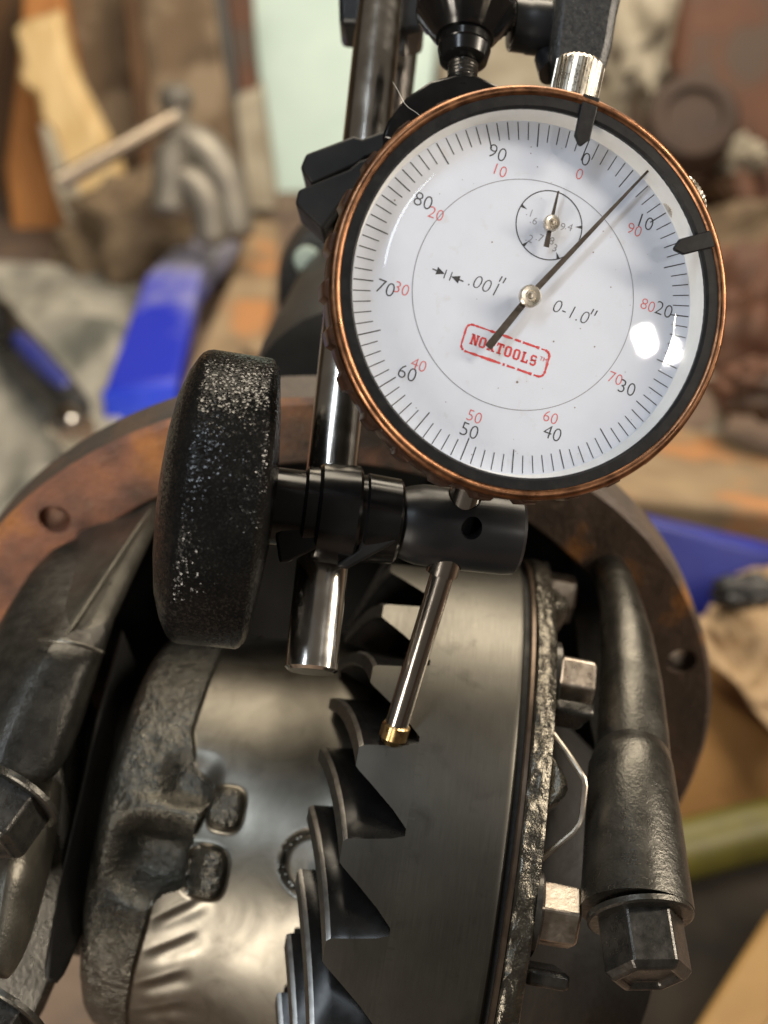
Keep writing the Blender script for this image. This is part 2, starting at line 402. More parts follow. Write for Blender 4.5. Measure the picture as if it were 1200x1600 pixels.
car = thing('differential_carrier', 'oily grey differential carrier with black ring gear facing the viewer', 'differential', C - UP * 72)

# case body as a shaped casting
sv = np.concatenate([np.linspace(-64, -58, 14), np.linspace(-57.6, -28, 84), np.linspace(-27.5, -10, 30)])
tv = np.radians(np.concatenate([np.arange(-50, 80, .5), np.arange(80, 310, 3)]))
ps = [-64, -63.4, -62, -60, -57, -50, -40, -30, -22, -16, -10]
pr = [38, 42.5, 45.6, 47.3, 48.3, 49.4, 50.6, 52.2, 54.6, 56.8, 58]
def sm(x): x = np.clip(x, 0, 1); return x * x * (3 - 2 * x)
def pad(s, t, s0, t0, hs, ht, soft):
    d = np.maximum(np.abs(s - s0) / hs, np.abs(t - t0) / ht)
    e = ((np.abs(s - s0) / hs) ** 3 + (np.abs(t - t0) / ht) ** 3) ** (1 / 3)
    return sm((1 - e) / soft + .5)
S_, T_ = np.meshgrid(sv, tv, indexing='ij'); TD = np.degrees(T_)
bt = [-60, -39, -22, -9, -3, 0, 2, 3.5, 12, 20, 26, 28, 31, 41, 53, 67, 90]
bs = [-51, -51, -50, -48.5, -48, -46.5, -43, -42.2, -42.5, -40.5, -39, -40.5, -44.4, -47.2, -47, -46.8, -46.7]
bound = np.interp(TD, bt, bs); bound = np.where(TD > 90, -40, bound)
mach = sm((S_ - bound) / .9 + .5)
p1 = pad(S_, TD, -36.0, 22.3, 3.3, 4.6, .62); p2 = pad(S_, TD, -38.0, 7.2, 4.2, 5.6, .58)
padm = np.maximum(sm(p1 * 1.6 - .3), sm(p2 * 1.6 - .3)); mach = mach * (1 - padm)
fs = np.linspace(-66, -6, 601); fr_ = np.interp(fs, ps + [-6], pr + [58.9]); kern = np.exp(-(np.arange(-60, 61) / 30.0) ** 2); kern /= kern.sum()
fsm = np.convolve(np.pad(fr_, 60, mode='edge'), kern, mode='valid'); bl_ = sm((fs + 58) / 6)
rr = np.interp(S_, fs, fr_ * (1 - bl_) + fsm * bl_)
k1 = pad(S_, TD, -45.0, 28.0, 4.8, 5.2, 1.3); k2 = pad(S_, TD, -48.6, 7.4, 7.6, 8.2, 1.1)
k3 = pad(S_, TD, -47.5, 18.2, 8.0, 4.0, .9)
rr = rr - 4.4 * k1 * (1 - .6 * mach) - 8.5 * k2 * (1 - mach) + 1.6 * k3 * (1 - mach)
rr = rr + 1.5 * p1 + 1.7 * p2 - .9 * mach * (1 - padm)
low = np.vectorize(lambda a, b: mnoise.noise(Vector((a * .22, b * .18, 0))))(S_, TD)
fine = np.vectorize(lambda a, b: mnoise.noise(Vector((a * .8, b * .7, 5))))(S_, TD)
rr = rr + (1 - mach) * (.40 * low + .24 * fine)
# tooling gouges cut slantwise into the machined face
for (s0, t0) in ((-41.5, -4.5), (-41.5, -13.2), (-43, -24.5), (-43, -35)):
    dx, dt = (S_ - s0), (TD - t0) * .87
    al = dx * .80 + dt * .6; pe = -dx * .6 + dt * .80
    rr = rr - .5 * np.exp(-(al / 6.2) ** 4) * np.exp(-(pe / 1.7) ** 2) * mach + .18 * np.exp(-(al / 6.2) ** 4) * np.exp(-((pe - 2.2) / .8) ** 2) * mach
rr = rr + .5 * fine * padm
dd = np.hypot(S_ + 16.0, (TD - 13.5) * .95)
rr = rr - 1.8 * np.exp(-((dd - 6.0) / .5) ** 2) - .5 * sm((5.8 - dd) / .6)
mb = MB(); v = (C + K * (S_[..., None] * GA + rr[..., None] * (np.cos(T_)[..., None] * GE2 + np.sin(T_)[..., None] * GE1))).reshape(-1, 3)
ns, nt = S_.shape
mb.add(v, [(i * nt + j, i * nt + (j + 1) % nt, (i + 1) * nt + (j + 1) % nt, (i + 1) * nt + j) for i in range(ns - 1) for j in range(nt)])
mb.uv = np.stack([S_, T_ * 50], -1).reshape(-1, 2); mb.attr = ('machined', mach.ravel())
obj('case_body', mb, 'case', car, angle=50)
obj('bearing_journal', gear_lathe([(-58, 20), (-63.8, 38.2), (-64.5, 34), (-66, 33), (-80, 33), (-80, 20)], TH), 'inside', car)

# ring gear: blank and separate teeth
ring = obj('ring_gear', gear_lathe([(20, 52), (20, 79.4), (19.6, 79.9), (19.2, 80), (18.6, 80), (2.0, 80), (1.3, 80), (.85, 80), (-6.8, 57.5), (-6.8, 52)], np.radians(np.arange(0, 360, 1.0))), 'gear', car)
NT_ = 28; PITCH = 360 / NT_
def tooth_mesh():
    mb = MB(); rings = []; uv = []
    for r in (57.2, 58, 61, 65, 69, 73, 77, 79.6, 80.0):
        q = (80 - r) / 22.0; k = r / 80; sb = .9 - 7.6 * q; st = -10.4 - 8.0 * q
        th0 = R(16.5) + R(19) * (q ** .92 if q > 0 else 0)
        prof = [(5.0, 0), (4.1, .22), (3.3, .62), (2.75, .93), (2.1, 1.0), (-1.7, 1.0), (-2.5, .93), (-4.8, .68), (-8.8, .27), (-12.0, 0), (-12.0, -.12), (5.0, -.12)]
        rings.append([G(sb + (st - sb) * h_, r, th0 + t_ * k * .98 / r) for t_, h_ in prof])
        uv += [(46 - sb - (st - sb) * h_, 80 * (th0 + t_ * k * .98 / r)) for t_, h_ in prof]
    mb.loft(rings); mb.f.pop(); fm = [1 if (i % 12) in (3, 4, 5) else 0 for i in range(len(mb.f))]; fm[-1] = 0
    pv, pf, nn = [], [], 9      # curved outer end, flush with the rim of the blank
    for a_, b_ in ((11, 10), (0, 9), (1, 8), (2, 7), (3, 6), (4, 5)):
        for w_ in np.linspace(0, 1, nn):
            t_ = prof[a_][0] * (1 - w_) + prof[b_][0] * w_; h_ = prof[a_][1] * (1 - w_) + prof[b_][1] * w_
            s_ = .9 - 11.3 * h_; th_ = R(16.5) + t_ * .98 / 80
            pv.append(G(s_, 80, th_)); uv.append((46 - s_, 80 * th_))
    pf = [(i * nn + j, i * nn + j + 1, (i + 1) * nn + j + 1, (i + 1) * nn + j) for i in range(5) for j in range(nn - 1)]
    mb.add(pv, pf); fm += [2] * len(pf); mb.uv = uv
    mb.fm = (('land', 'gear'), fm); return mb
t0 = obj('tooth', tooth_mesh(), 'tooth', ring, angle=28)
for i in range(1, NT_):
    turned_copy(t0, ring, grot(i * PITCH))
# edge seam and cast flange of the case
obj('seam_groove', gear_lathe([(19.5, 78.2), (21.3, 78.2)], np.radians(np.arange(0, 360, 2.0))), 'inside', car)
obj('gear_back_seam', gear_lathe([(21.2, 77.0), (21.25, 80.0), (21.5, 80.3), (22.2, 80.4), (22.6, 79)], np.radians(np.arange(0, 360, 2.0))), 'edge_brown', car)
def rim_r(s, r, th):
    d = np.degrees(th); n_ = mnoise.noise(Vector((s * .7, d * .55, 2))) * .45 + mnoise.noise(Vector((s * .3, d * .16, 9))) * .5
    return r + (n_ if r > 76 else 0)
rimprof = [(21.8, 60), (22.2, 80.0), (22.5, 80.5)] + [(q, 80.8 - .05 * (q - 23) ** 2) for q in np.linspace(22.9, 26.2, 9)] + [(26.7, 80.0), (27, 79), (27, 60)]
obj('case_flange', gear_lathe(rimprof, np.radians(np.arange(0, 360, .6)), rfun=rim_r), 'cast_rim', car)
hub = gear_lathe([(26, 62), (29, 60), (36, 44), (50, 34), (62, 33), (62, 20)], TH)
obj('flange_hub', hub, 'inside', car)
# gusset lugs between the bolts
def lug_mesh(th):
    mb = MB()
    rings = []
    for q, hs, hr in ((-4.2, .3, .3), (-2.4, 3.2, .5), (0, 5.6, .7), (2.4, 3.6, .5), (4.6, .3, .3)):
        a_ = R(th + q)
        rings.append([G(26.2, 78.6, a_), G(26.4 + hs * .6, 78.8, a_), G(26.5 + hs, 76.5 + hr, a_), G(26.5 + hs * .9, 70, a_), G(26.2, 66, a_)])
    mb.loft(rings); return mb
l0 = obj('flange_lug', lug_mesh(31), 'cast_rim', car, sub=1)
for th in (71, 111, 151, 191, 231, 271, 311, 351): turned_copy(l0, car, grot(th - 31))
# bolts of the ring gear
def ring_bolt(th):
    o_ = G(26.6, 72.5, R(th))
    b = obj('ring_gear_bolt', MB().lathe([(0, 5.6), (2.4, 5.6), (6.6, 5.5), (7.2, 4.9)], o_ + GA * 1.0, GA, 6, phase=.42), 'bolt_bright', car, bevel=.35, flat=True)
    f_ = obj('bolt_flange', MB().lathe([(0, 7.4), (1.0, 7.4), (1.6, 6.2)], o_ + GA * .1, GA, 36), 'bolt', b)
    return b, f_
b0, f0 = ring_bolt(13)
for th in (52, 92, 132, 172, 212, 252, 292, 332):
    M4 = grot(th - 13); nb_ = turned_copy(b0, car, M4)
    c = f0.copy(); COL.objects.link(c); c.parent = nb_
    THING_LOC[c.name] = np.zeros(3); c.location = f0.location
for th in (3.2, 43.5): # bent lock tab pieces under the heads
    mb = MB(); o_ = G(27.0, 73.5, R(th + 1.2))
    mb.box(o_ + GA * 3, (7.5, 3.0, 6), (GA, unit(np.cross(GA, o_ - C)), unit(o_ - C)))
    obj('lock_tab', mb, 'bolt', car, bevel=.8)
# bent spring wire
wp = [P(858, 1138, 218), P(886, 1176, 214), P(906, 1206, 211), P(912, 1216, 210.5), P(914, 1228, 210), P(909, 1276, 209), P(905, 1288, 208.5), P(896, 1300, 208), P(846, 1342, 209)]
obj('lock_wire', MB().tube(wp, .55, 10), 'wire', car)

# ================================================================== AXLE HOUSING
PIT = 0.583
HN = np.array([0, -sin(PIT), cos(PIT)]); HU = np.array([0, cos(PIT), sin(PIT)]); HX = np.array([1.0, 0, 0])
HC = C - 40 * HN + np.array([-14.1, 0, 0]) + .5 * HU
def H(off, r, th): return HC + off * HN + r * (sin(th) * HX + cos(th) * HU)
hs = thing('axle_housing', 'open black axle housing with a rusty round cover flange', 'axle housing', HC - UP * 96)
def flange_outer(th):
    return 95.4 + .5 * mnoise.noise(Vector((cos(th) * 3, sin(th) * 3, 0)))
mb = MB(); rings = []
thr = np.radians(np.arange(0, 360, 2.0))
fi = lambda t: 78.6 + 1.2 * cos(2 * t)
prof = [('i', 0, -11), ('i', 0, -.8), ('i', .8, 0), ('o', -1.2, 0), ('o', 0, -1.2), ('o', 0, -11)]
for k_, dr, of in prof:
    rings.append([H(of, (fi(t) if k_ == 'i' else flange_outer(t)) + dr, t) for t in thr])
rings.append(rings[0]); mb.loft(rings, cap=False)
mb.fm = (('rust_edge',), [1 if i // len(thr) in (4, 5) else 0 for i in range(len(mb.f))])
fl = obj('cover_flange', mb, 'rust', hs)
hole = MB()
for (px, py) in ((85, 812), (1065, 1033), (12, 1001)):
    p = on_plane(px, py, HC, HN); hole.tube([p - HN * 16, p + HN * 5], 3.7, 20)
for th in (150, 180, 210, 128, 232):
    p = H(0, 87.5, R(th)); hole.tube([p - HN * 16, p + HN * 5], 3.7, 20)
cut(fl, hole)
obj('housing_bowl', MB().lathe([(-9.5, 78.5), (-40, 71), (-75, 55), (-88, 20), (-90, .5)][::1], HC, HN, 64, cap=False), 'inside', hs)
obj('housing_shell', MB().lathe([(-10.5, 88), (-16, 82), (-45, 74), (-80, 58), (-95, 30), (-97, 1)], HC, HN, 64, cap=False), 'housing', hs)
obj('pinion_neck', MB().tube([P(560, 640, 300), P(560, 600, 312), P(562, 540, 340), P(566, 470, 375), P(566, 462, 378), P(567, 440, 388), P(568, 420, 396)], [27, 26.5, 24, 21, 26, 27, 24], 40), 'housing', hs)
obj('yoke_cap', MB().lathe([(-8, 4), (0, 4), (.8, 3.4), (.9, .02)], P(479, 405, 362), np.array([0, 0, 1.0]), 32), 'mint_dull', hs)
obj('red_tag', MB().box(P(484, 480, 330), (1.3, 8, 6)), 'red', hs, bevel=.3)  # small red box filling the red spot beside the post
# bearing caps
def cap_loft(st):
    mb = MB(); rings = []
    for (L, rid, Rr, w, back) in st:
        l, m_, r_ = P(*L, w + 6), P(*rid, w), P(*Rr, w + 5)
        bk = -HN * back
        rings.append([l + bk, l + (m_ - l) * .05, l + (m_ - l) * .55 + HN * 1.5, m_ + HN * .8, m_ + (r_ - m_) * .5 + HN * .4, r_, r_ + bk])
    mb.loft(rings); return mb
stL = [((196, 815), (240, 786), (262, 800), 262, 40), ((150, 862), (205, 838), (240, 852), 254, 40), ((90, 925), (160, 905), (207, 925), 245, 40), ((40, 985), (116, 975), (178, 995), 237, 40), ((14, 1012), (92, 1003), (163, 1025), 234, 40)]
obj('bearing_cap', cap_loft(stL), 'cap_light', hs, sub=2)
seam = [P(*q[1], q[3]) + HN * .9 for q in stL]
obj('casting_seam', MB().tube([seam[0]] + [a_ * .5 + b_ * .5 for a_, b_ in zip(seam, seam[1:])] + [seam[-1]], .4, 8), 'cap_light', hs, sub=1)
obj('casting_seam', MB().tube([P(52, 1000, 230.5), P(92, 1000, 227.5), P(128, 1007, 228), P(168, 1022, 231)], .5, 8), 'cap_light', hs, sub=1)
stL2 = [((0, 1004), (88, 996), (168, 1016), 230, 44), ((-30, 1040), (62, 1030), (158, 1052), 227, 44), ((-70, 1110), (30, 1102), (134, 1130), 223, 44), ((-100, 1180), (0, 1180), (108, 1215), 219, 44), ((-110, 1230), (-10, 1235), (92, 1262), 217, 44)]
obj('cap_boss', cap_loft(stL2), 'cap', hs, sub=2)
stL3 = [((-60, 1330), (20, 1320), (68, 1318), 216, 44), ((-70, 1400), (8, 1395), (58, 1400), 214, 44), ((-90, 1480), (-4, 1480), (42, 1490), 211, 44), ((-100, 1560), (-20, 1560), (30, 1565), 209, 44)]
obj('cap_boss', cap_loft(stL3), 'cap_light', hs, sub=2)
obj('cap_web', MB().prism([P(x_, y_, 236) for x_, y_ in ((-80, 1180), (90, 1190), (112, 1330), (116, 1430), (96, 1520), (58, 1610), (-80, 1680))], -HN * 30), 'cap_black', hs, bevel=2)
# dark web plate between the left cap and the carrier
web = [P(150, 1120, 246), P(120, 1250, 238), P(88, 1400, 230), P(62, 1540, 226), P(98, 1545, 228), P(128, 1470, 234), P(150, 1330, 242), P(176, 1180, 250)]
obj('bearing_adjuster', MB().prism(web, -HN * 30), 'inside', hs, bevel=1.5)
def edge_tube(st):
    mb = MB(); pts, rd = [], []
    for a_, b_, py, w in st:
        pts.append(P((a_ + b_) / 2, py, w)); rd.append((b_ - a_) / 2 / FPX * w)
    return mb.tube(pts, rd, 32)
obj('bearing_cap', edge_tube([(885, 935, 820, 306), (910, 962, 865, 288), (930, 988, 905, 270), (938, 1004, 950, 256), (940, 1020, 1000, 247), (938, 1034, 1070, 238), (934, 1044, 1150, 230), (932, 1050, 1215, 224)]), 'cap_black', hs)
obj('cap_boss', edge_tube([(940, 1030, 1176, 227), (926, 1047, 1188, 225), (919, 1052, 1206, 222), (917, 1057, 1240, 218), (914, 1066, 1300, 213), (910, 1076, 1370, 208), (906, 1084, 1425, 204)]), 'cap_black', hs)
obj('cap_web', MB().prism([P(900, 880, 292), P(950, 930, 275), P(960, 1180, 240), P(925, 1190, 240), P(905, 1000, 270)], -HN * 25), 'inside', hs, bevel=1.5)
# cap bolts
def cap_bolt(p0, d, r, hgt, wr, ph=0.3):
    b = obj('cap_bolt', MB().lathe([(0, r), (hgt * .88, r), (hgt, r * .84), (hgt + .02, r * .7), (hgt - 1.0, r * .6), (hgt - 1.1, .3)], p0, d, 6, phase=ph), 'bolt', hs, bevel=.5, flat=True)
    obj('washer', MB().lathe([(-.4, wr), (.5, wr), (.8, wr - .4), (.8, r * .8)], p0, d, 48), 'cap_black', b)
    return b
dR = unit(P(1007, 1530, 201.5) - P(1000, 1428, 204))
dR = unit(dR + np.array([0, 0, .55]))
cap_bolt(P(1000, 1432, 203), dR, 7.2, 10.5, 8.9, .55)
dL = unit(np.array([-.42, -.66, .62]))
cap_bolt(P(26, 1243, 214), dL, 7.4, 9.5, 8.6, .45)
cap_bolt(P(6, 1572, 208), dL, 7.2, 9.0, 8.2, .45)

# ================================================================== DIAL INDICATOR
DC = P(821, 466, 190)
YA, PA = R(11), R(1.0)
DX = np.array([cos(YA), 0, -sin(YA)]); DN = np.array([sin(YA) * cos(PA), -sin(PA), cos(YA) * cos(PA)]); DY = np.cross(DN, DX)
ROT = R(22.3)
def D(x, y, h=0.0): return DC + x * DX + y * DY + h * DN
def DP(r, ang, h=0.0):           # ang clockwise from the zero mark, degrees
    a_ = R(ang) + ROT; return D(r * sin(a_), r * cos(a_), h)
def dial_xy(px, py, h=0.0):
    p = on_plane(px, py, DC + h * DN, DN) - DC; return p.dot(DX), p.dot(DY)
ind = thing('dial_indicator', 'round white dial indicator with a copper rim, needle just past zero', 'dial indicator', D(0, -31, -8))
def dl(prof, seg=96, **k): return MB().lathe([(h, r) for r, h in prof], DC, DN, seg, **k)
face = obj('dial_face', dl([(.02, 0), (28.6, 0), (28.6, -1)], 96), 'dial_white', ind)
obj('white_rim', dl([(27.55, -.2), (27.6, .12), (28.0, 1.2), (28.25, 2.6), (28.25, 3.6), (29.0, 3.7)], 128, cap=False), 'white_plastic', ind)
obj('bezel', dl([(28.3, 3.0), (28.15, 4.3), (28.5, 4.8), (30.0, 4.8), (30.3, 4.4), (30.2, 1)], 160, cap=False), 'dark_bezel', ind)
obj('copper_rim', dl([(29.9, 3.9)] + [(30.75 + .92 * sin(a_), 4.1 + 1.1 * cos(a_)) for a_ in np.linspace(-1.2, 2.7, 14)] + [(30.2, 2)], 192, cap=False), 'copper', ind)
def scal(h, r, t):
    if r < 31: return r
    return r + .75 * sm(np.array((cos(t * 28) - .1) * 2.2)) - .35
obj('bezel_grip', dl([(30.2, 3.0), (31.6, 2.6), (31.85, 2.0), (31.85, -2.6), (31.5, -3.2), (29, -3.4)], 560, rfun=scal, cap=False), mat('bezel_brown', (.05, .028, .02), (.10, .05, .03), .4, rough=.35, metal=.5), ind)
obj('indicator_case', dl([(29.2, -2), (29.2, -11.5), (28, -13), (.1, -13)], 96), 'black_paint', ind)
obj('crystal', dl([(.02, 4.15), (10, 4.1), (20, 4.0), (23.3, 3.93), (23.6, 3.78), (28.2, 3.76)], 128, cap=False), 'crystal', ind, angle=20)
# printed scale
PH = .03
def strip(mb, p, q, w):
    d = unit(q - p); n_ = np.cross(DN, d) * w / 2
    mb.add([p - n_, p + n_, q + n_, q - n_], [(0, 1, 2, 3)])
mb = MB()
for i in range(100):
    r0 = (24.25 if i in (10, 80, 20, 70, 30, 40, 60) else 23.7) if i % 5 == 0 else 24.6
    r1 = 27.35
    strip(mb, DP(r0, i * 3.6, PH), DP(r1, i * 3.6, PH), .15 if i % 5 else .18)
obj('scale_marks', mb, 'print_black', face)
def ringline(mb, c, r, w, seg=140, a0=0, a1=360, h=PH):
    an = np.radians(np.linspace(a0, a1, seg)); v = []
    for a_ in an:
        for q in (r - w / 2, r + w / 2): v.append(D(c[0] + q * sin(a_), c[1] + q * cos(a_), h))
    mb.add(v, [(2 * i, 2 * i + 1, 2 * i + 3, 2 * i + 2) for i in range(seg - 1)])
mb = MB(); cc = dial_xy(820, 461); ringline(mb, cc, 18.0, .11)
obj('inner_ring_line', mb, 'print_grey', face)
sc_ = dial_xy(858, 352); mb = MB(); ringline(mb, sc_, 5.4, .17)
for px, py in ((819, 324), (812, 388), (872, 404), (905, 355)):
    q = np.array(dial_xy(px, py)); u_ = unit(q - sc_); w_ = np.array([-u_[1], u_[0]])
    a_, b_, c_ = np.array(sc_) + u_ * 5.4 + w_ * .28, np.array(sc_) + u_ * 5.4 - w_ * .28, np.array(sc_) + u_ * 4.3
    mb.add([D(*a_, PH), D(*b_, PH), D(*c_, PH)], [(0, 1, 2)])
obj('small_dial_marks', mb, 'print_black', face)
mb = MB()   # dust specks under the glass
for _ in range(46):
    a_, q = rng.random() * 360, 26 * math.sqrt(rng.random()); r_ = .05 + .09 * rng.random() ** 3
    c_ = np.array([q * sin(R(a_)), q * cos(R(a_))]); mb.add([D(c_[0] + r_ * cos(k_), c_[1] + r_ * sin(k_), PH + .01) for k_ in np.linspace(0, 2 * pi, 7)[:-1]], [tuple(range(6))])
c_ = np.array(dial_xy(808, 597)); mb.add([D(c_[0] + .2 * cos(k_), c_[1] + .2 * sin(k_), PH + .01) for k_ in np.linspace(0, 2 * pi, 9)[:-1]], [tuple(range(8))])
obj('dust_specks', mb, mat('brown_dust', (.16, .09, .05), (.25, .2, .17), 1.0, rough=.8), face)
# text printed on the face
TXT = R(19.5)
tx, ty = cos(TXT) * DX - sin(TXT) * DY, sin(TXT) * DX + cos(TXT) * DY
jobs = []
def text(group, body, px, py, size, shear=0.0, thin=0.0):
    cu = bpy.data.curves.new('t', 'FONT'); cu.body = body; cu.size = size; cu.align_x = 'CENTER'; cu.align_y = 'CENTER'
    cu.resolution_u = 3; cu.shear = shear; cu.offset = thin
    o = bpy.data.objects.new('t', cu); COL.objects.link(o); jobs.append((group, o, np.array(dial_xy(px, py))))
for b_, px, py in (('0', 915, 250), ('10', 1007, 348), ('20', 1037, 485), ('30', 979, 607), ('40', 863, 678), ('50', 733, 674), ('60', 636, 584), ('70', 602, 451), ('80', 661, 315), ('90', 777, 240)):
    text('black_numerals', b_, px, py, 3.15, thin=-.045)
for b_, px, py in (('0', 905, 273), ('90', 991, 360), ('80', 1012, 478), ('70', 961, 592), ('60', 860, 653), ('50', 741, 652), ('40', 654, 571), ('30', 627, 452), ('20', 681, 335), ('10', 780, 267)):
    text('red_numerals', b_, px, py, 2.6, thin=-.035)
for b_, px, py in (('.1', 828, 333), ('.6', 834, 345), ('.2', 827, 373), ('.7', 843, 372), ('8', 862, 377), ('3', 867, 388), ('.4', 889, 355), ('9', 879, 355)):
    text('small_numerals', b_, px, py, 1.75, thin=-.02)
text('unit_marking', '.001', 756, 446, 3.1, .15, -.06); text('unit_marking', '0-1.0', 891, 488, 3.1, .15, -.06)
text('maker_logo', 'TM', 849, 562, .95)
bpy.context.view_layer.update(); dg = bpy.context.evaluated_depsgraph_get()
parts = {}
for g_, o, c_ in jobs:
    me = o.evaluated_get(dg).to_mesh()
    vv = np.array([v_.co[:] for v_ in me.vertices]); ff = [tuple(p_.vertices) for p_ in me.polygons]
    parts.setdefault(g_, MB()).add([D(*c_, PH) + q[0] * tx + q[1] * ty for q in vv], ff)
    o.evaluated_get(dg).to_mesh_clear()
for g_, o, c_ in jobs:
    cu = o.data; bpy.data.objects.remove(o); bpy.data.curves.remove(cu)
um = parts['unit_marking']
def TL(c, x, y): return D(*c, PH) + x * tx + y * ty
for (px, py) in ((782, 443), (925, 494)):    # inch marks
    c_ = np.array(dial_xy(px, py))
    for dx in (-.32, .32):
        um.add([TL(c_, dx - .05, .2), TL(c_, dx + .12, .2), TL(c_, dx + .32, 1.15), TL(c_, dx + .1, 1.15)], [(0, 1, 2, 3)])
am = MB(); c_ = np.array(dial_xy(700, 430))   # >|  |< symbol
for sgn in (-1, 1):
    am.add([TL(c_, sgn * 2.6, -.1), TL(c_, sgn * 2.6, .1), TL(c_, sgn * 1.7, .1), TL(c_, sgn * 1.7, -.1)], [(0, 1, 2, 3)])
    am.add([TL(c_, sgn * 1.9, -.62), TL(c_, sgn * 1.9, .62), TL(c_, sgn * .55, 0)], [(0, 1, 2)])
    am.add([TL(c_, sgn * .55, -.7), TL(c_, sgn * .4, -.7), TL(c_, sgn * .4, .7), TL(c_, sgn * .55, .7)], [(0, 1, 2, 3)])
obj('resolution_arrows', am, 'print_black', face)
# maker's name in slab letters with a worn stamped border
LG = np.array(dial_xy(790, 548)); lx0 = R(17.2)
lx, ly = cos(lx0) * DX - sin(lx0) * DY, sin(lx0) * DX + cos(lx0) * DY
def LL(x, y, h=PH): return D(*LG, h) + x * lx + y * ly
lm = parts['maker_logo']
def rect(x, y, w, h_, x0, k): lm.add([LL(x0 + k * x, k * y), LL(x0 + k * (x + w), k * y), LL(x0 + k * (x + w), k * (y + h_)), LL(x0 + k * x, k * (y + h_))], [(0, 1, 2, 3)])
def poly4(pts_, x0, k): lm.add([LL(x0 + k * x, k * y) for x, y in pts_], [tuple(range(len(pts_)))])
def octring(x0, k, wd=4.0, ht=6.0, th=1.25, ox=0, y0=-3, y1=3, skip=()):
    o_ = [(.9, y0), (wd - .9, y0), (wd, y0 + 1.1), (wd, y1 - 1.1), (wd - .9, y1), (.9, y1), (0, y1 - 1.1), (0, y0 + 1.1)]
    i_ = [(th, y0 + 1.0), (wd - th, y0 + 1.0), (wd - th, y0 + 1.5), (wd - th, y1 - 1.5), (wd - th, y1 - 1.0), (th, y1 - 1.0), (th, y1 - 1.5), (th, y0 + 1.5)]
    for q in range(8):
        if q in skip: continue
        r_ = (q + 1) % 8; poly4([(ox + o_[q][0], o_[q][1]), (ox + o_[r_][0], o_[r_][1]), (ox + i_[r_][0], i_[r_][1]), (ox + i_[q][0], i_[q][1])], x0, k)
def letter(ch, x0, k):
    if ch == 'N':
        rect(.4, -3, 1.1, 6, x0, k); rect(3.2, -3, 1.1, 6, x0, k); poly4([(.5, 3), (1.9, 3), (4.2, -3), (2.9, -3)], x0, k)
        rect(0, 2.2, 1.4, .8, x0, k); rect(2.8, 2.2, 1.9, .8, x0, k); rect(0, -3, 1.9, .8, x0, k)
    elif ch == 'O': octring(x0, k)
    elif ch == 'R':
        rect(.4, -3, 1.2, 6, x0, k); octring(x0, k, 3.9, 6, 1.1, .2, -.4, 3); poly4([(1.9, -.2), (3.1, -.2), (4.3, -3), (3, -3)], x0, k)
        rect(0, -3, 2.0, .8, x0, k); rect(0, 2.2, 1.4, .8, x0, k); rect(2.7, -3, 1.9, .8, x0, k)
    elif ch == 'T':
        rect(1.5, -3, 1.3, 6, x0, k); rect(0, 2, 4.3, 1, x0, k); rect(0, 1.1, .8, 1, x0, k); rect(3.5, 1.1, .8, 1, x0, k); rect(.9, -3, 2.5, .8, x0, k)
    elif ch == 'L':
        rect(.4, -3, 1.3, 6, x0, k); rect(0, 2.2, 2.1, .8, x0, k); rect(0, -3, 4, 1, x0, k); rect(3.2, -2.2, .8, 1.4, x0, k)
    elif ch == 'S':
        octring(x0, k, 3.8, 6, 1.1, 0, -.45, 3, (2,)); octring(x0, k, 3.8, 6, 1.1, 0, -3, .5, (6,))
kx = .285; x_ = -5.9
for ch in 'NORTOOLS':
    letter(ch, x_, kx); x_ += kx * 5.05
def worn(pts_, w0):
    pts_ = [np.array(p_) for p_ in pts_]
    for i in range(len(pts_) - 1):
        a_, b_ = pts_[i], pts_[i + 1]; n_ = max(2, int(np.linalg.norm(b_ - a_) / .35)); d = unit(b_ - a_); q = np.array([-d[1], d[0]])
        ws = [w0 * (.55 + .9 * rng.random()) for _ in range(n_ + 1)]
        for j in range(n_):
            u_, v_ = a_ + (b_ - a_) * j / n_, a_ + (b_ - a_) * (j + 1) / n_
            if rng.random() < .07 and abs(d[0]) > .9: continue
            lm.add([LL(*(u_ - q * ws[j] / 2)), LL(*(u_ + q * ws[j] / 2)), LL(*(v_ + q * ws[j + 1] / 2)), LL(*(v_ - q * ws[j + 1] / 2))], [(0, 1, 2, 3)])
bw, bh, br = 7.05, 2.15, .9
arc = lambda cx, cy, a0, a1: [(cx + br * cos(R(a)), cy + br * sin(R(a))) for a in np.linspace(a0, a1, 5)]
loop = arc(bw - br, bh - br, 0, 90)[::1] + arc(-bw + br, bh - br, 90, 180) + arc(-bw + br, -bh + br, 180, 270) + arc(bw - br, -bh + br, 270, 360)
worn(loop + [loop[0]], .34)
for nm, m_ in (('black_numerals', 'print_black'), ('red_numerals', 'print_pink'), ('small_numerals', 'print_grey'), ('unit_marking', 'print_black'), ('maker_logo', 'print_red')):
    obj(nm, parts[nm], m_, face)
# needles
def needle(name, hubpx, tip, tail, h, w0, w1, w2, hr, parent=None):
    hx = np.array(dial_xy(*hubpx, h)); tp = np.array(dial_xy(*tip, h)); tl = np.array(dial_xy(*tail, h))
    mb = MB(); d = unit(tp - tl); q = np.array([-d[1], d[0]])
    top = [D(*(tl + q * w2), h), D(*(hx + q * w1), h), D(*(tp + q * w0), h), D(*(tp - q * w0), h), D(*(hx - q * w1), h), D(*(tl - q * w2), h)]
    mb.prism(top, DN * .28); nd = obj(name, mb, 'needle', ind)
    obj('needle_hub', MB().lathe([(-.6, hr * .8), (.3, hr), (1.0, hr), (1.25, hr * .85), (1.2, hr * .5), (1.0, hr * .42), (1.0, hr * .3), (1.25, hr * .22), (1.3, .02)], D(*hx, h), DN, 40), 'knurl', nd)
    return nd
needle('needle', (826, 464), (1013, 266), (762, 543), 1.7, .17, .50, .62, 1.75)
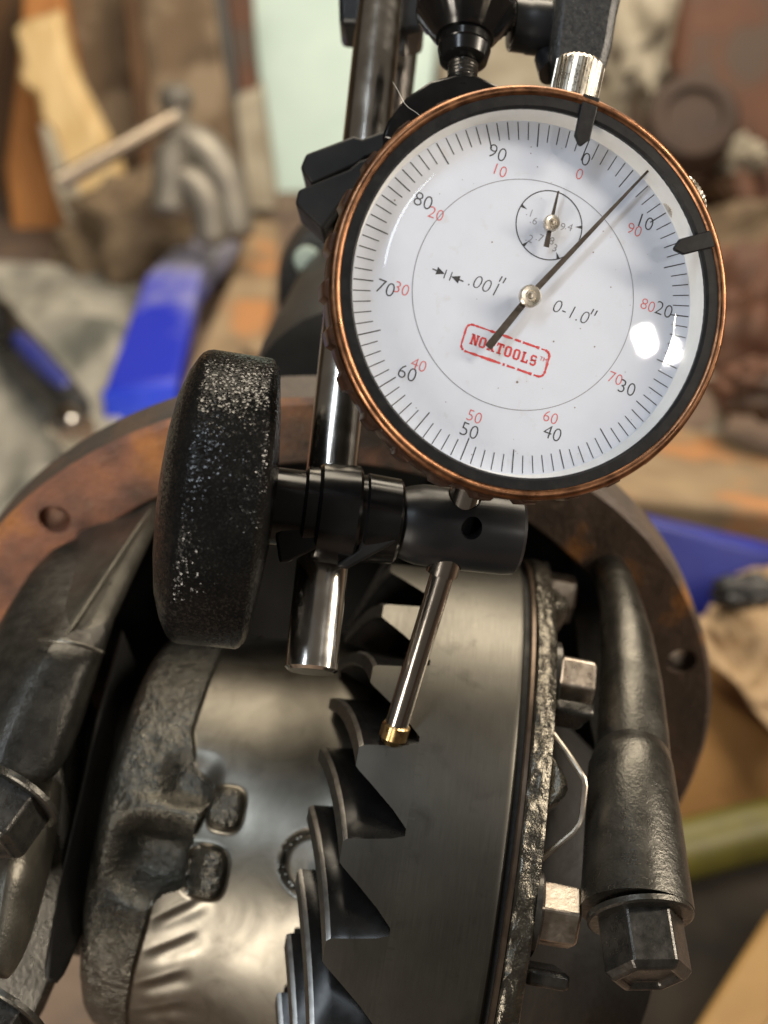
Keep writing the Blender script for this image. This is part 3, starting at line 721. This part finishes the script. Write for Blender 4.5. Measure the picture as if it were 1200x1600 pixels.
needle('small_needle', (860, 350), (872, 299), (853, 386), 1.1, .12, .3, .42, 1.3)
# tolerance markers clipped to the bezel
def clip(base, tip):
    b_, t_ = np.array(dial_xy(*base, 4.4)), np.array(dial_xy(*tip, 4.4)); d = unit(t_ - b_); q = np.array([-d[1], d[0]]); L = np.linalg.norm(t_ - b_)
    pl = [b_ - d * .9 + q * 1.35, b_ + d * (L - 1.3) + q * 1.25, t_ + q * .2, t_ - q * .2, b_ + d * (L - 1.3) - q * 1.25, b_ - d * .9 - q * 1.35]
    return obj('tolerance_marker', MB().prism([D(*p_, 4.3) for p_ in pl], DN * .8), 'dark_bezel', ind, bevel=.2)
clip((921, 160), (905, 229)); clip((1110, 374), (1051, 390))
# knurled cap and bezel screw
def knurl_r(h, r, t): return r * (1 + .035 * (1 if cos(t * 26) > 0 else -1))
up_ = unit(D(*dial_xy(900, 100)) - DC)
o_ = D(*dial_xy(903, 138, -5), -6.5)
obj('dust_cap', MB().lathe([(-3, 3.6), (.0, 3.9), (4.4, 3.9), (5.0, 3.4), (5.05, .02)], o_, up_, 208, rfun=knurl_r), 'knurl', ind)
sd = unit(D(29.3, 18.4) - DC)
obj('bezel_screw', MB().lathe([(-3, 1.6), (0, 1.6), (.05, 3.7), (2.3, 3.7), (2.7, 3.2), (2.72, .02)], DC + sd * 30.6 - DN * .6, sd, 160, rfun=knurl_r), 'knurl', ind)
# stem, spindle, contact point
tip = P(607, 1175, 212.6); top = P(731, 760, 204); sp = unit(tip - top)
LEN = np.linalg.norm(tip - top)
obj('stem', MB().tube([top - sp * 6, P(690, 897, 207)], 2.75, 32), 'chrome_soft', ind)
s1 = top + sp * (LEN - 5.2)
obj('spindle', MB().tube([P(695, 885, 206.7), s1], 2.05, 32), 'chrome_soft', ind)
obj('contact_point', MB().lathe([(-.2, 2.2), (.1, 2.45), (2.4, 2.45), (2.7, 2.1), (4.9, 1.15), (5.3, .7), (5.4, .02)], s1, sp, 48, rfun=lambda h, r, t: r * (1 + (.03 if cos(t * 12) > 0 else -.0) * (h < 2.5))), 'brass', ind)

# ================================================================== INDICATOR STAND
rod0, rod1 = P(486, 1050, 205), P(601, -60, 246)
st_ = thing('indicator_stand', 'chrome post stand with a pebbled black clamp knob holding the dial', 'indicator stand', rod0)
rdir = unit(rod1 - rod0)
obj('post', MB().lathe([(0, 3.9), (.5, 4.5), (np.linalg.norm(rod1 - rod0), 4.5)], rod0, rdir, 48), 'chrome', st_)
obj('side_post', MB().tube([P(611, 215, 262), P(645, -70, 272)], 3.6, 32), 'chrome_soft', st_)
AX = unit(np.array([cos(R(7.2)), -sin(R(7.2)), -.125]))
KC = P(342, 780, 203)
obj('clamp_knob', MB().lathe([(-9.9, .02), (-9.8, 6), (-9.3, 12), (-8.5, 17), (-7.2, 20.8), (-6.0, 23.0), (-5.4, 23.8), (-4.7, 24.25), (-3.8, 24.5), (5.7, 24.4), (6.3, 24.15), (6.55, 23.7), (6.9, 23.4), (7.4, 22.4), (8.3, 16), (9.1, 8), (9.3, .02)], KC, AX, 160), 'pebbled', st_, angle=60)
def axl(px0, px1): # distance along the clamp axis for a picture column
    out = []
    for px in (px0, px1):
        d = (px - 600) / FPX; # solve KC + s AX on column
        out.append((d * (CAMD - KC[2]) - KC[0]) / (AX[0] + d * AX[2]))
    return out
def sleeve(name, px0, px1, r0, r1, m, seg=64, ch=.5, par=None):
    a_, b_ = axl(px0, px1)
    return obj(name, MB().lathe([(a_, r0 - ch), (a_ + ch, r0), (b_ - ch, r1), (b_, r1 - ch)], KC, AX, seg), m, par or st_)
sleeve('knob_shaft', 400, 488, 6.6, 6.6, 'black_steel')
sleeve('shaft_nut', 470, 496, 7.4, 7.4, 'black_steel')
sleeve('clamp_collar', 492, 557, 8.3, 8.6, 'black_steel')
sleeve('clamp_core', 550, 572, 7.2, 7.2, 'black_steel')
sleeve('clamp_collar', 564, 622, 7.6, 7.3, 'black_steel')
a_, b_ = axl(600, 812)
prof = [(a_, 5.0), (a_ + 2, 5.6), (a_ + 4, 6.4), (a_ + 6, 6.9), (a_ + 9, 7.0), (b_ - 3, 6.9), (b_ - .8, 6.6), (b_ - .2, 6.1), (b_, 5.2), (b_ + .05, .02)]
sw = obj('swivel_arm', MB().lathe(prof, KC, AX, 64), 'black_paint', st_)
hp = P(735, 847, 196); hd = unit(np.array([.1, .35, -.9]))
cut(sw, MB().tube([hp - hd * 8, hp + hd * 16], 1.75, 32).tube([top - sp * 10, P(690, 897, 207) + sp * 6], 2.9, 24))
# V jaws gripping the post
def jaw(name, poly, w, th):
    return obj(name, MB().prism([P(x, y, w) for x, y in poly], (0, 0, -th)), 'jaw', st_, bevel=.5)
jaw('clamp_jaw', [(430, 838), (436, 880), (452, 878), (508, 850), (560, 838), (540, 800), (450, 800)], 199, 12)
jaw('clamp_jaw', [(524, 884), (541, 890), (622, 846), (622, 815), (560, 815), (560, 858)], 200, 12)
jaw('upper_jaw', [(469, 262), (478, 240), (552, 212), (566, 216), (600, 204), (680, 176), (680, 215), (572, 246), (556, 258), (487, 288)], 222, 14)
jaw('upper_jaw', [(461, 318), (466, 296), (545, 264), (562, 250), (640, 226), (640, 276), (560, 306), (530, 322), (504, 358)], 221, 14)
obj('jaw_spacer', MB().prism([P(x, y, 226) for x, y in ((510, 262), (600, 232), (600, 290), (516, 318))], (0, 0, -8)), 'black_steel', st_, bevel=.5)
# fine adjuster above the dial
F0_, F1_ = P(722, 128, 216), P(733, -60, 222); fd = unit(F1_ - F0_); pm = 216 / FPX
def thread(h, r, t): return r + .18 * sin(2 * pi * h / .75 + t)
obj('adjuster_screw', MB().lathe([(q, 2.55) for q in np.linspace(-2, 8, 60)], F0_, fd, 32, rfun=thread), 'bolt', st_)
obj('adjuster_nut', MB().lathe([(3.6, 3.3), (4.2, 4.3), (6.4, 4.8), (6.8, 4.4), (7.0, 4.6), (9.8, 4.7)], F0_, fd, 48), 'black_steel', st_)
obj('adjuster_knob', MB().lathe([(8.6, 5.2), (9.4, 6.0), (13, 8.4), (13.3, 8.9), (17.5, 8.9), (22, 8.9), (22.1, .1)], F0_, fd, 216, rfun=lambda h, r, t: r * (1 + (.022 if r > 8.8 and cos(t * 36) > 0 else 0))), 'black_steel', st_)
pl = [(596, 215), (606, 188), (634, 152), (672, 126), (712, 115), (748, 118), (780, 134), (812, 150), (760, 170), (700, 196), (650, 230)]
obj('back_bracket', MB().prism([P(x, y, 213) for x, y in pl], (0, 0, -7)), 'black_steel', st_, bevel=.6)
obj('pivot_barrel', MB().lathe([(0, 4.2), (.4, 4.8), (3.2, 4.8), (3.6, 5.0), (7, 5.0), (7.3, 4.6)], P(797, 38, 226), np.array([1, -.08, -.1]), 48), 'black_paint', st_)
pl = [(874, -40), (980, -40), (966, 20), (958, 70), (944, 118), (925, 140), (872, 120), (860, 84), (866, 30)]
obj('swing_arm', MB().prism([P(x, y, 219) for x, y in pl], (0, 0, -9)), 'speckled', st_, bevel=1.6)
obj('arm_pad', MB().tube([P(852, 88, 226), P(866, 112, 224)], [2.2, 3.0], 24), 'black_paint', st_)
obj('cross_clamp', MB().prism([P(x, y, 246) for x, y in ((528, -40), (660, -40), (664, 46), (628, 52), (612, 40), (530, 36))], (0, 0, -14)), 'black_paint', st_, bevel=1.2)
# lint thread caught on the bezel
ln = obj('lint_thread', MB().tube([P(612, 126, 196), P(622, 140, 194), P(632, 165, 192), P(645, 172, 190), P(660, 182, 187), P(672, 205, 184.6), P(680, 212, 184.4)], .045, 6), 'lint', sub=1)
tag(ln, 'curly white lint thread clinging to the copper rim', 'thread')

# ================================================================== BACKGROUND
def slab(name, poly, w, th, m, label=None, cat=None, bevel=3, group=None, dirv=None, parent=None):
    pts_ = [P(x, y, q if not np.isscalar(q) else q) for (x, y), q in zip(poly, w if not np.isscalar(w) else [w] * len(poly))]
    o = obj(name, MB().prism(pts_, (dirv if dirv is not None else FWD) * th), m, parent, bevel=bevel)
    return tag(o, label, cat, group)
def lump(name, c, rad, m, label=None, cat=None, amp=.25, fr=1.5, parent=None, seed=0, n=28):
    mb = MB(); rings = []
    for i in range(n + 1):
        ph = pi * i / n; ring_ = []
        for j in range(2 * n):
            t_ = 2 * pi * j / (2 * n); d = np.array([sin(ph) * cos(t_), cos(ph), sin(ph) * sin(t_)])
            k_ = 1 + amp * mnoise.fractal(Vector(d * fr + seed), 1.0, 2.0, 4)
            ring_.append(np.asarray(c) + np.asarray(rad) * d * k_)
        rings.append(ring_)
    mb.loft(rings); return tag(obj(name, mb, m, parent, angle=80), label, cat)
def bar(name, a, b, r, m, parent=None, label=None, cat=None, seg=24):
    return tag(obj(name, MB().tube([a, b], r, seg), m, parent), label, cat)

slab('timber_post', [(-120, -60), (62, -60), (60, 420), (-120, 420)], 1260, 60, 'dark_wood', 'dark brown timber standing at the far edge behind the orange board', 'timber')
slab('timber_board', [(28, 100), (40, -60), (86, -60), (120, 120), (150, 420), (24, 420), (8, 260)], 1180, 30, 'orange_wood', 'orange toned board behind the split pale piece of wood', 'board')
slab('split_wood', [(18, 45), (90, 24), (104, 92), (122, 140), (160, 215), (186, 270), (188, 410), (136, 410), (118, 330), (88, 246), (78, 208), (62, 190), (56, 150), (38, 140), (24, 122), (34, 98)], 1110, 34, 'pine', 'pale splintered piece of split pine leaning by the clamp', 'wood', bevel=6)
slab('timber_post', [(96, -60), (214, -60), (236, 440), (170, 440)], 1200, 80, 'brown_wood', 'grey brown timber directly behind the split pale wood', 'timber')
slab('timber_post', [(205, -60), (322, -60), (386, 360), (232, 360)], 1150, 80, 'brown_wood', 'wide weathered timber behind the grey screw clamp', 'timber')
slab('steel_strip', [(322, -60), (345, -60), (392, 300), (372, 300)], 1172, 20, 'handle_black', 'black strip between the wide timber and the rusty plate', 'strip')  # black strip added to paint the dark gap beside the timber
slab('rusty_plate', [(345, -60), (392, -60), (402, 150), (366, 156)], 1190, 14, 'rusty_steel', 'red brown rusty plate beside the mint green board', 'plate')
slab('stone_block', [(366, 156), (404, 148), (428, 330), (388, 330)], 1170, 60, 'rag', 'dusty grey block under the rusty plate by the mint board', 'block')
slab('painted_board', [(384, -60), (700, -60), (640, 420), (436, 420)], 1270, 25, 'mint', 'tall mint green painted board behind the chrome post', 'board')
# screw clamp
cl = thing('screw_clamp', 'grey iron screw clamp with a sliding bar handle', 'clamp', P(310, 350, 960))
obj('clamp_screw', MB().tube([P(276, 160, 960), P(272, 250, 960)], 10, 24), 'grey_iron', cl)
obj('screw_head', MB().lathe([(-12, 2), (-10, 10), (-4, 14), (4, 14), (10, 10), (12, 2)], P(275, 155, 960), UP, 24), 'grey_iron', cl)
obj('clamp_handle', MB().tube([P(92, 284, 930), P(104, 278, 931), P(262, 190, 950), P(275, 184, 952)], [8, 7.2, 7.2, 7.2], 20), 'clamp_bar', cl)
obj('clamp_frame', MB().tube([P(262, 222, 965), P(292, 218, 965), P(322, 238, 965), P(350, 280, 965), P(366, 330, 965), P(372, 380, 965)], [14, 17, 18, 17, 16, 16], 20), 'grey_iron', cl, sub=1)
obj('clamp_frame', MB().tube([P(258, 282, 958), P(290, 280, 958), P(318, 300, 958), P(330, 345, 958), P(332, 390, 958)], [12, 15, 15, 14, 14], 20), 'grey_iron', cl, sub=1)
obj('clamp_swivel', MB().tube([P(268, 235, 955), P(262, 330, 955)], [15, 13], 20), 'grey_iron', cl)
lump('rubble_heap', P(235, 392, 1070), (74, 62, 60), 'dirt', 'dusty brown heap of rubble under the screw clamp', 'rubble', .5, 2.2, seed=3)
lump('rubble_heap', P(292, 410, 1090), (44, 50, 50), 'dirt', 'small brown rubble heap between clamp and blue beam', 'rubble', .5, 2.2, seed=8)
# grey blanket
def blanket(s_, t_):
    h = 26 * mnoise.fractal(Vector((s_ * 3, t_ * 3, 1)), 1.0, 2.0, 4) + 30
    e = min(1, min(s_, 1 - s_, t_, 1 - t_) * 10); return UP * h * e
bc = [on_floor(-420, 950), on_floor(260, 900), on_floor(250, 440), on_floor(-300, 372)]
bk = obj('blanket', quad_sheet('b', bc, 60, 'cloth', blanket), 'cloth', angle=80)
tag(bk, 'rumpled grey moving blanket spread on the floor at the left', 'blanket')
# blue beam
bb = thing('steel_beam', 'long blue painted steel beam lying beside the grey blanket', 'beam', on_floor(220, 700))
n4 = [P(163, 604, 825), P(278, 592, 825), P(276, 664, 825), P(172, 672, 825)]
f4 = [P(322, 336, 1090), P(388, 334, 1090), P(388, 378, 1090), P(322, 380, 1090)]
mid = [a_ * .5 + b_ * .5 + np.array([-14, 10, 0]) for a_, b_ in zip(n4, f4)]
obj('beam_body', MB().loft([n4, mid, f4]), 'blue', bb, bevel=3)
e4 = [p_ * 1.0 + unit(n4[0] - f4[0]) * 4 for p_ in n4]
obj('end_plate', MB().loft([e4, [p_ + unit(n4[0] - f4[0]) * 3 for p_ in e4]]), 'blue_clean', bb, bevel=1)
pk = [P(284, 600, 835), P(400, 590, 840), P(392, 660, 835), P(284, 668, 835)]; pf = [P(392, 336, 1090), P(440, 346, 1090), P(440, 380, 1090), P(392, 380, 1090)]
o = obj('wood_plank', MB().loft([pk, [a_ * .5 + b_ * .5 + np.array([4, 3, 0]) for a_, b_ in zip(pk, pf)], pf]), 'dusty_wood', bevel=5)
tag(o, 'dusty brown plank lying along the blue beam', 'plank')
# screwdriver-like tool
def OF(px, py, h=52): return on_floor(px, py, h)
tl = thing('hand_tool', 'blue and black handled tool with a shiny chrome collar on the blanket', 'tool', OF(60, 590, 40))
obj('tool_handle', MB().tube([OF(-30, 462), OF(10, 520), OF(60, 575), OF(104, 622), OF(128, 648)], [13.5, 14, 13.5, 11.4, 10.2], 28), 'handle_black', tl, sub=1)
obj('handle_inlay', MB().tube([OF(20, 522, 61), OF(64, 568, 61), OF(114, 620, 59)], [8, 8, 6.4], 20), 'handle_blue', tl, sub=1)
cd_ = unit(OF(140, 690) - OF(98, 660))
obj('chrome_collar', MB().lathe([(0, 10), (2, 12.5), (18, 12.5), (20, 9), (20.2, .1)], OF(98, 660), cd_, 32), 'chrome', tl)
obj('handle_ring', MB().tube([OF(2 + 14 * cos(q), 508 + 30 * sin(q), 66) for q in np.linspace(-1.4, 1.9, 12)], 3.4, 14), 'black_steel', tl)
# right side
slab('rusty_column', [(1078, -60), (1240, -60), (1240, 260), (1120, 200), (1050, 120)], 1100, 90, 'rusty_steel', 'rusty red brown steel column in the upper right corner', 'column', bevel=8)
hb = thing('rusty_hub', 'round dark rusty hub against the rusty column', 'hub', P(1085, 260, 1000))
obj('hub_disc', MB().lathe([(-40, 38), (-6, 38), (0, 34), (1, 25), (-4, 23), (-4, .1)], P(1085, 180, 1010), np.array([-.1, .1, 1]), 48), mat('brown_rust', (.07, .042, .03), (.05, .032, .025), .03, rough=.75, bumps=((.08, .5),)), hb)
lump('rag', P(1000, 60, 1150), (40, 60, 40), 'rag', 'crumpled cream rag hanging beside the rusty column', 'rag', .5, 2.0, seed=5)
slab('canvas_sheet', [(690, -60), (960, -60), (985, 120), (960, 440), (690, 440)], 1290, 6, 'rag', 'cream canvas sheet hanging behind the adjuster knob', 'sheet', bevel=1)
lump('scrap_iron', P(1150, 345, 1120), (78, 60, 50), 'rusty_steel', 'rusty scrap iron lump right of the bezel screw', 'scrap', .6, 2.4, seed=14)
lump('scrap_iron', P(1060, 410, 1090), (112, 56, 50), 'dirt', 'dusty brown scrap heap directly behind the dial rim', 'scrap', .5, 2.2, seed=15)
lump('scrap_iron', P(1180, 520, 960), (60, 60, 50), 'rusty_steel', 'dark rusty scrap piece at the right edge below the hub', 'scrap', .5, 2.0, seed=17)
lump('scrap_iron', P(1020, 560, 1000), (120, 60, 60), mat('brown_scrap', (.16, .10, .065), (.10, .065, .045), .03, rough=.8, bumps=((.06, 1.0),)), 'brown scrap mound above the weathered wooden slab', 'scrap', .5, 2.0, seed=19)
bar_pts = [P(1085 + 44 * cos(q), 640 + 48 * sin(q), 760) for q in np.linspace(-1.9, 1.2, 16)]
bar_pts = [P(1085 + 44 * cos(q), 640 + 48 * sin(q), 828) for q in np.linspace(-1.9, 1.2, 16)]
o = obj('cable_loop', MB().tube(bar_pts, 5, 14), 'rag'); tag(o, 'pale loop of cable above the wooden slab', 'cable')
slab('wooden_slab', [(860, 720), (930, 690), (1040, 664), (1130, 680), (1180, 715), (1240, 740), (1240, 800), (1080, 770), (900, 745)], 660, 10, 'dusty_wood', bevel=4) if 0 else None
ws = [P(840, 760, 660), P(1260, 800, 620), P(1260, 735, 800), P(1130, 672, 830), P(1030, 658, 830), P(850, 690, 800)]
o = obj('wooden_slab', MB().prism(ws, -UP * 70), 'dusty_wood', bevel=6); tag(o, 'weathered tan wooden slab behind the right side of the flange', 'slab')
slab('blue_panel', [(1000, 815), (1260, 876), (1260, 1090), (1000, 1090)], 610, 10, 'blue_dark', 'blue painted steel panel under the wooden slab', 'panel', bevel=2)
# crumpled kraft paper
pc = [P(1085, 965, 500), P(1150, 905, 520), P(1290, 860, 520), P(1290, 1200, 470)]
def crump(s_, t_):
    a_ = mnoise.noise(Vector((s_ * 4, t_ * 4, 2))); b_ = abs(mnoise.noise(Vector((s_ * 7, t_ * 6, 7))))
    return np.array([0, 0, 9 * a_ + 10 * b_]) + np.array([0, 4 * a_, 0])
pc = [P(1072, 990, 540), P(1150, 898, 590), P(1320, 850, 590), P(1280, 1225, 520)]
o = obj('kraft_paper', quad_sheet('p', pc, 44, 'paper', crump), 'paper', angle=25)
sd_ = o.modifiers.new('thickness', 'SOLIDIFY'); sd_.thickness = .0006
tag(o, 'crumpled tan kraft paper in front of the blue panel', 'paper')
slab('cardboard_box', [(1040, 1060), (1120, 1085), (1280, 1200), (1280, 1310), (1000, 1320)], 552, 30, 'cardboard', 'orange brown cardboard box under the crumpled paper', 'box', bevel=2)
o = obj('hose', MB().tube([on_floor(x_, y_, 12) for x_, y_ in ((960, 1350), (1060, 1332), (1120, 1314), (1200, 1292), (1320, 1275))], 13, 24), 'hose', sub=1); tag(o, 'yellow green hose running along the foot of the cardboard box', 'hose')
o = obj('rubber_mat', MB().prism([on_floor(x_, y_, 4) for x_, y_ in ((640, 1730), (1120, 1730), (1330, 1470), (1330, 1330), (930, 1345), (840, 1480))], -UP * 4.5), 'mat_black', bevel=1); tag(o, 'black rubber mat on the floor below the right side of the housing', 'mat')  # dark slab added to give the floor its black shadow here
o = obj('timber_board', MB().prism([on_floor(x_, y_, 22) for x_, y_ in ((1010, 1720), (1120, 1720), (1340, 1440), (1340, 1340), (1200, 1422))], -UP * 17.5), 'ochre_wood', bevel=3); tag(o, 'ochre board lying on the black mat in the lower right', 'board')
o = obj('paper_sheet', MB().prism([on_floor(x_, y_, 24.5) for x_, y_ in ((1095, 1730), (1340, 1730), (1340, 1425))], -UP * 2.2), 'paper', bevel=.5); tag(o, 'pale tan paper sheet lying on the ochre board', 'paper')

slab('dark_plank', [(186, -60), (210, -60), (252, 360), (226, 360)], 1140, 20, 'dark_wood', 'narrow dark plank in the gap between the two brown timbers', 'plank')  # dark strip painted in for the shade between the timbers
slab('pine_strip', [(60, 196), (74, 200), (136, 330), (150, 410), (124, 410), (84, 300)], 1090, 10, 'rag', 'loose grey bark strip hanging off the split pine', 'bark', bevel=3)
slab('dark_wood_scrap', [(140, 330), (300, 310), (330, 420), (200, 440)], 1130, 40, 'dark_wood', 'dark wood scrap behind the rubble under the clamp', 'wood')
for i, (x_, y_, r_, m_, lb) in enumerate(((420, 560, 16, 'dusty_wood', 'tan wood chip beside the plank and the knob'), (1150, 250, 24, 'rag', 'pale cloth scrap tucked under the rusty column'), (1180, 610, 26, 'rusty_steel', 'small rusty lump above the right end of the wooden slab'), (1120, 300, 16, 'dark_wood', 'dark wood chip just right of the bezel screw'), (900, 715, 22, 'dirt', 'dusty clod on the slab close under the dial'))):
    lump('scrap_piece', P(x_, y_, (800, 1080, 800, 1060, 720)[i]), (r_, r_ * .7, r_), m_, lb, 'scrap', .45, 2.0, seed=30 + i)
lump('dust_clod', P(1165, 925, 545), (14, 8, 10), 'handle_black', 'black grease lump on the crumpled kraft paper', 'grease', .4, 2.0, seed=41)
